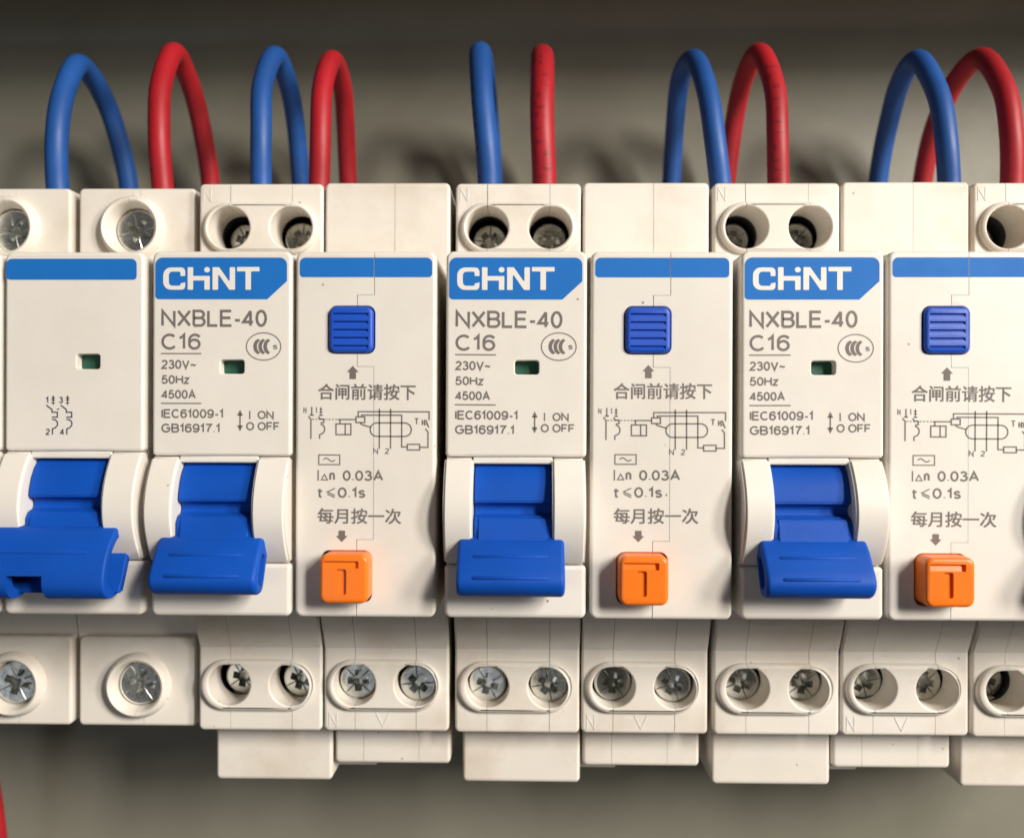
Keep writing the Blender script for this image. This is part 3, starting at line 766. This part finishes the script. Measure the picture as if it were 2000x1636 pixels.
two_pole = make_two_pole()

# ---------------------------------------------------------------- wires looping out of the upper terminals
def catmull(P, n=10):
    P = [Vector(p) for p in P]; P = [P[0]*2-P[1]]+P+[P[-1]*2-P[-2]]; out = []
    for i in range(1, len(P)-2):
        for k in range(n):
            t = k/n; a, b_, c, d = P[i-1], P[i], P[i+1], P[i+2]
            out.append(.5*((2*b_)+(c-a)*t+(2*a-5*b_+4*c-d)*t*t+(3*b_-a-3*c+d)*t*t*t))
    out.append(P[-2]); return out
def frames(P):
    fr = []; up = Vector((1, 0, 0))
    for i, p in enumerate(P):
        t = (P[min(i+1, len(P)-1)]-P[max(i-1, 0)]).normalized()
        a = (up-t*up.dot(t)).normalized(); b_ = t.cross(a); up = a; fr.append((p, t, a, b_))
    return fr
def make_wire(colour, pts, rad, label, marks=None, seed=0):
    rnd = random.Random(seed)
    P = catmull(pts, 10)
    # slight handling kinks
    P = [p+Vector((.09*math.sin(i*.21+seed), 0, .05*math.sin(i*.33+seed*2))) for i, p in enumerate(P)]
    fr = frames(P); n = 28; bm = bmesh.new(); rings = []
    for p, t, a, b_ in fr: rings.append([bm.verts.new(p+(a*math.cos(2*math.pi*j/n)+b_*math.sin(2*math.pi*j/n))*rad) for j in range(n)])
    for A, B in zip(rings, rings[1:]):
        for j in range(n): bm.faces.new((A[j], A[(j+1) % n], B[(j+1) % n], B[j]))
    bm.faces.new(rings[0]); bm.faces.new(rings[-1][::-1])
    name = colour+'_wire'
    o = obj(name, new_mesh(bm, name, M_BLUEW if colour == 'blue' else M_REDW), wn=False)
    o['label'] = label; o['category'] = 'wire'; o['group'] = 'wires looped out of the upper terminals'
    if marks:
        # worn factory print along the insulation: small blotchy strokes wrapped on the surface
        i0, i1, ang, wd = marks; bm = bmesh.new(); i = i0
        def pt(s, th):
            k = int(s); fk = s-k; k2 = min(k+1, len(fr)-1)
            p = fr[k][0].lerp(fr[k2][0], fk); a = fr[k][2].lerp(fr[k2][2], fk).normalized(); b_ = fr[k][3].lerp(fr[k2][3], fk).normalized()
            return p+(a*math.cos(th)+b_*math.sin(th))*(rad+.015)
        while i < i1:
            L_ = rnd.uniform(1.0, 1.3)
            for q_ in range(rnd.choice((2, 3))):
                th0 = R(ang)+rnd.uniform(-wd, wd*.3); th1 = th0+rnd.uniform(.3, wd)
                s0 = i+rnd.uniform(0, L_*.6); s1 = s0+rnd.uniform(.16, .3) if rnd.random() < .6 else s0+L_*.7
                if s1-s0 > .5: th1 = th0+.2
                g = [[bm.verts.new(pt(min(s, len(fr)-1.01), th0+(th1-th0)*j/4)) for j in range(5)] for s in (s0, s1)]
                for j in range(4): bm.faces.new((g[0][j], g[0][j+1], g[1][j+1], g[1][j]))
            i += rnd.uniform(1.8, 2.5)
        me = new_mesh(bm, 'worn_print', M_INK if colour == 'red' else M_INKB, smooth=False)
        obj('worn_print', me, o, wn=False)
    return o
WIRES = [
 ('blue', [(-59.89, 23, 37.2), (-59.53, 22.3, 43.56), (-60.02, 24.5, 50.44), (-60.57, 30, 57.41), (-61.08, 36, 57.94), (-61.2, 42, 54.55), (-60.67, 45.5, 49.05), (-60.2, 47.5, 43.59)], 1.62,
  'first blue wire from the left, wide loop out of the unlettered breaker', None),
 ('red', [(-44.01, 23, 37.1), (-44.28, 22.3, 44.28), (-45.06, 24.5, 51.94), (-45.37, 30.5, 59.57), (-45.75, 37, 58.26), (-45.81, 42.5, 53.36), (-45.63, 47.5, 44.2)], 1.59,
  'first red wire from the left, tall loop with dark print out of the unlettered breaker', (8, 36, 200, 1.0)),
 ('blue', [(-29.2, 23, 37.45), (-29.16, 22.3, 44.24), (-29.61, 24.5, 51.88), (-29.32, 30.5, 58.94), (-29.13, 37, 56.94), (-29.32, 43, 51.73), (-29.56, 47.5, 43.99)], 1.55,
  'second blue wire from the left, narrow loop between the two leftmost red wires', None),
 ('red', [(-20.55, 23, 37.44), (-20.33, 22.3, 44.22), (-20.41, 24.5, 51.85), (-20.16, 30, 57.98), (-20.16, 37, 56.49), (-20.7, 43, 51.71), (-21.23, 47.5, 43.98)], 1.55,
  'second red wire from the left, narrow loop right beside a blue one', None),
 ('blue', [(4.58, 23, 37.4), (4.14, 22.3, 44.16), (3.48, 24.5, 52.54), (2.85, 30, 59.16), (3.28, 36, 58.53), (3.83, 43, 53.39), (4.21, 47.5, 43.94)], 1.68,
  'blue wire seen edge-on, leaning left, a single upright strand in the middle', (10, 36, 205, .7)),
 ('red', [(12.78, 23, 37.38), (12.59, 22.3, 44.89), (12.6, 24.5, 52.5), (12.52, 30, 58.56), (12.61, 36, 58.08), (12.65, 43, 53.36), (12.84, 47.5, 43.92)], 1.78,
  'red wire seen edge-on, a single upright strand in the middle', (10, 34, 262, .8)),
 ('blue', [(38.75, 23, 36.96), (37.91, 22.3, 43.32), (37.13, 24.5, 50.89), (36.22, 30, 57.83), (35.44, 37, 57.96), (35.36, 43, 52.43), (35.49, 47.5, 43.88)], 1.58,
  'blue wire loop overlapping the left leg of a red loop, right of the middle pair', None),
 ('red', [(47.39, 23, 36.95), (47.03, 22.3, 44.04), (47.01, 24.5, 51.62), (46.48, 30.5, 59.11), (45.76, 37, 57.93), (45.58, 43, 54.14), (45.22, 47.5, 43.87)], 1.57,
  'red wire loop with a row of dark printed marks on its right leg', (4, 34, 262, .85)),
 ('blue', [(72.38, 23, 36.83), (71.44, 22.3, 43.23), (71.16, 24.5, 50.77), (70.8, 30, 57.69), (70.7, 37, 56.59), (71.21, 43, 51.46), (71.53, 47.5, 43.55)], 1.6,
  'rightmost blue wire, wide loop crossing in front of the last red loop', None),
 ('red', [(81.47, 23, 36.82), (80.85, 22.3, 43.96), (80.95, 24.5, 51.5), (80.71, 30.5, 58.09), (79.7, 37, 56.97), (79.21, 43, 51.44), (79.14, 47.5, 43.36)], 1.62,
  'rightmost red wire, wide loop partly behind a blue one at the right edge', None),
]
for k, (c, pts, rad, lb, mk) in enumerate(WIRES):
    pts = [(pts[0][0], 23.3, 34.3)]+pts+[(pts[-1][0], 49.5, 34), (pts[-1][0], 50.7, 22), (pts[-1][0], 50.8, 8), (pts[-1][0], 50.8, -10)]
    make_wire(c, pts, rad, lb, mk, seed=k+1)
b_ = make_wire('red', [(-79.0, 30, -38), (-80.3, 36, -46), (-81.0, 40, -54), (-81.2, 43, -64), (-81.2, 45, -76), (-79.5, 46, -100), (-79, 47, -140)], 1.35, 'red wire hanging down at the bottom left corner, nearly out of view', None, 31)
b_['group'] = 'wires below the breakers'
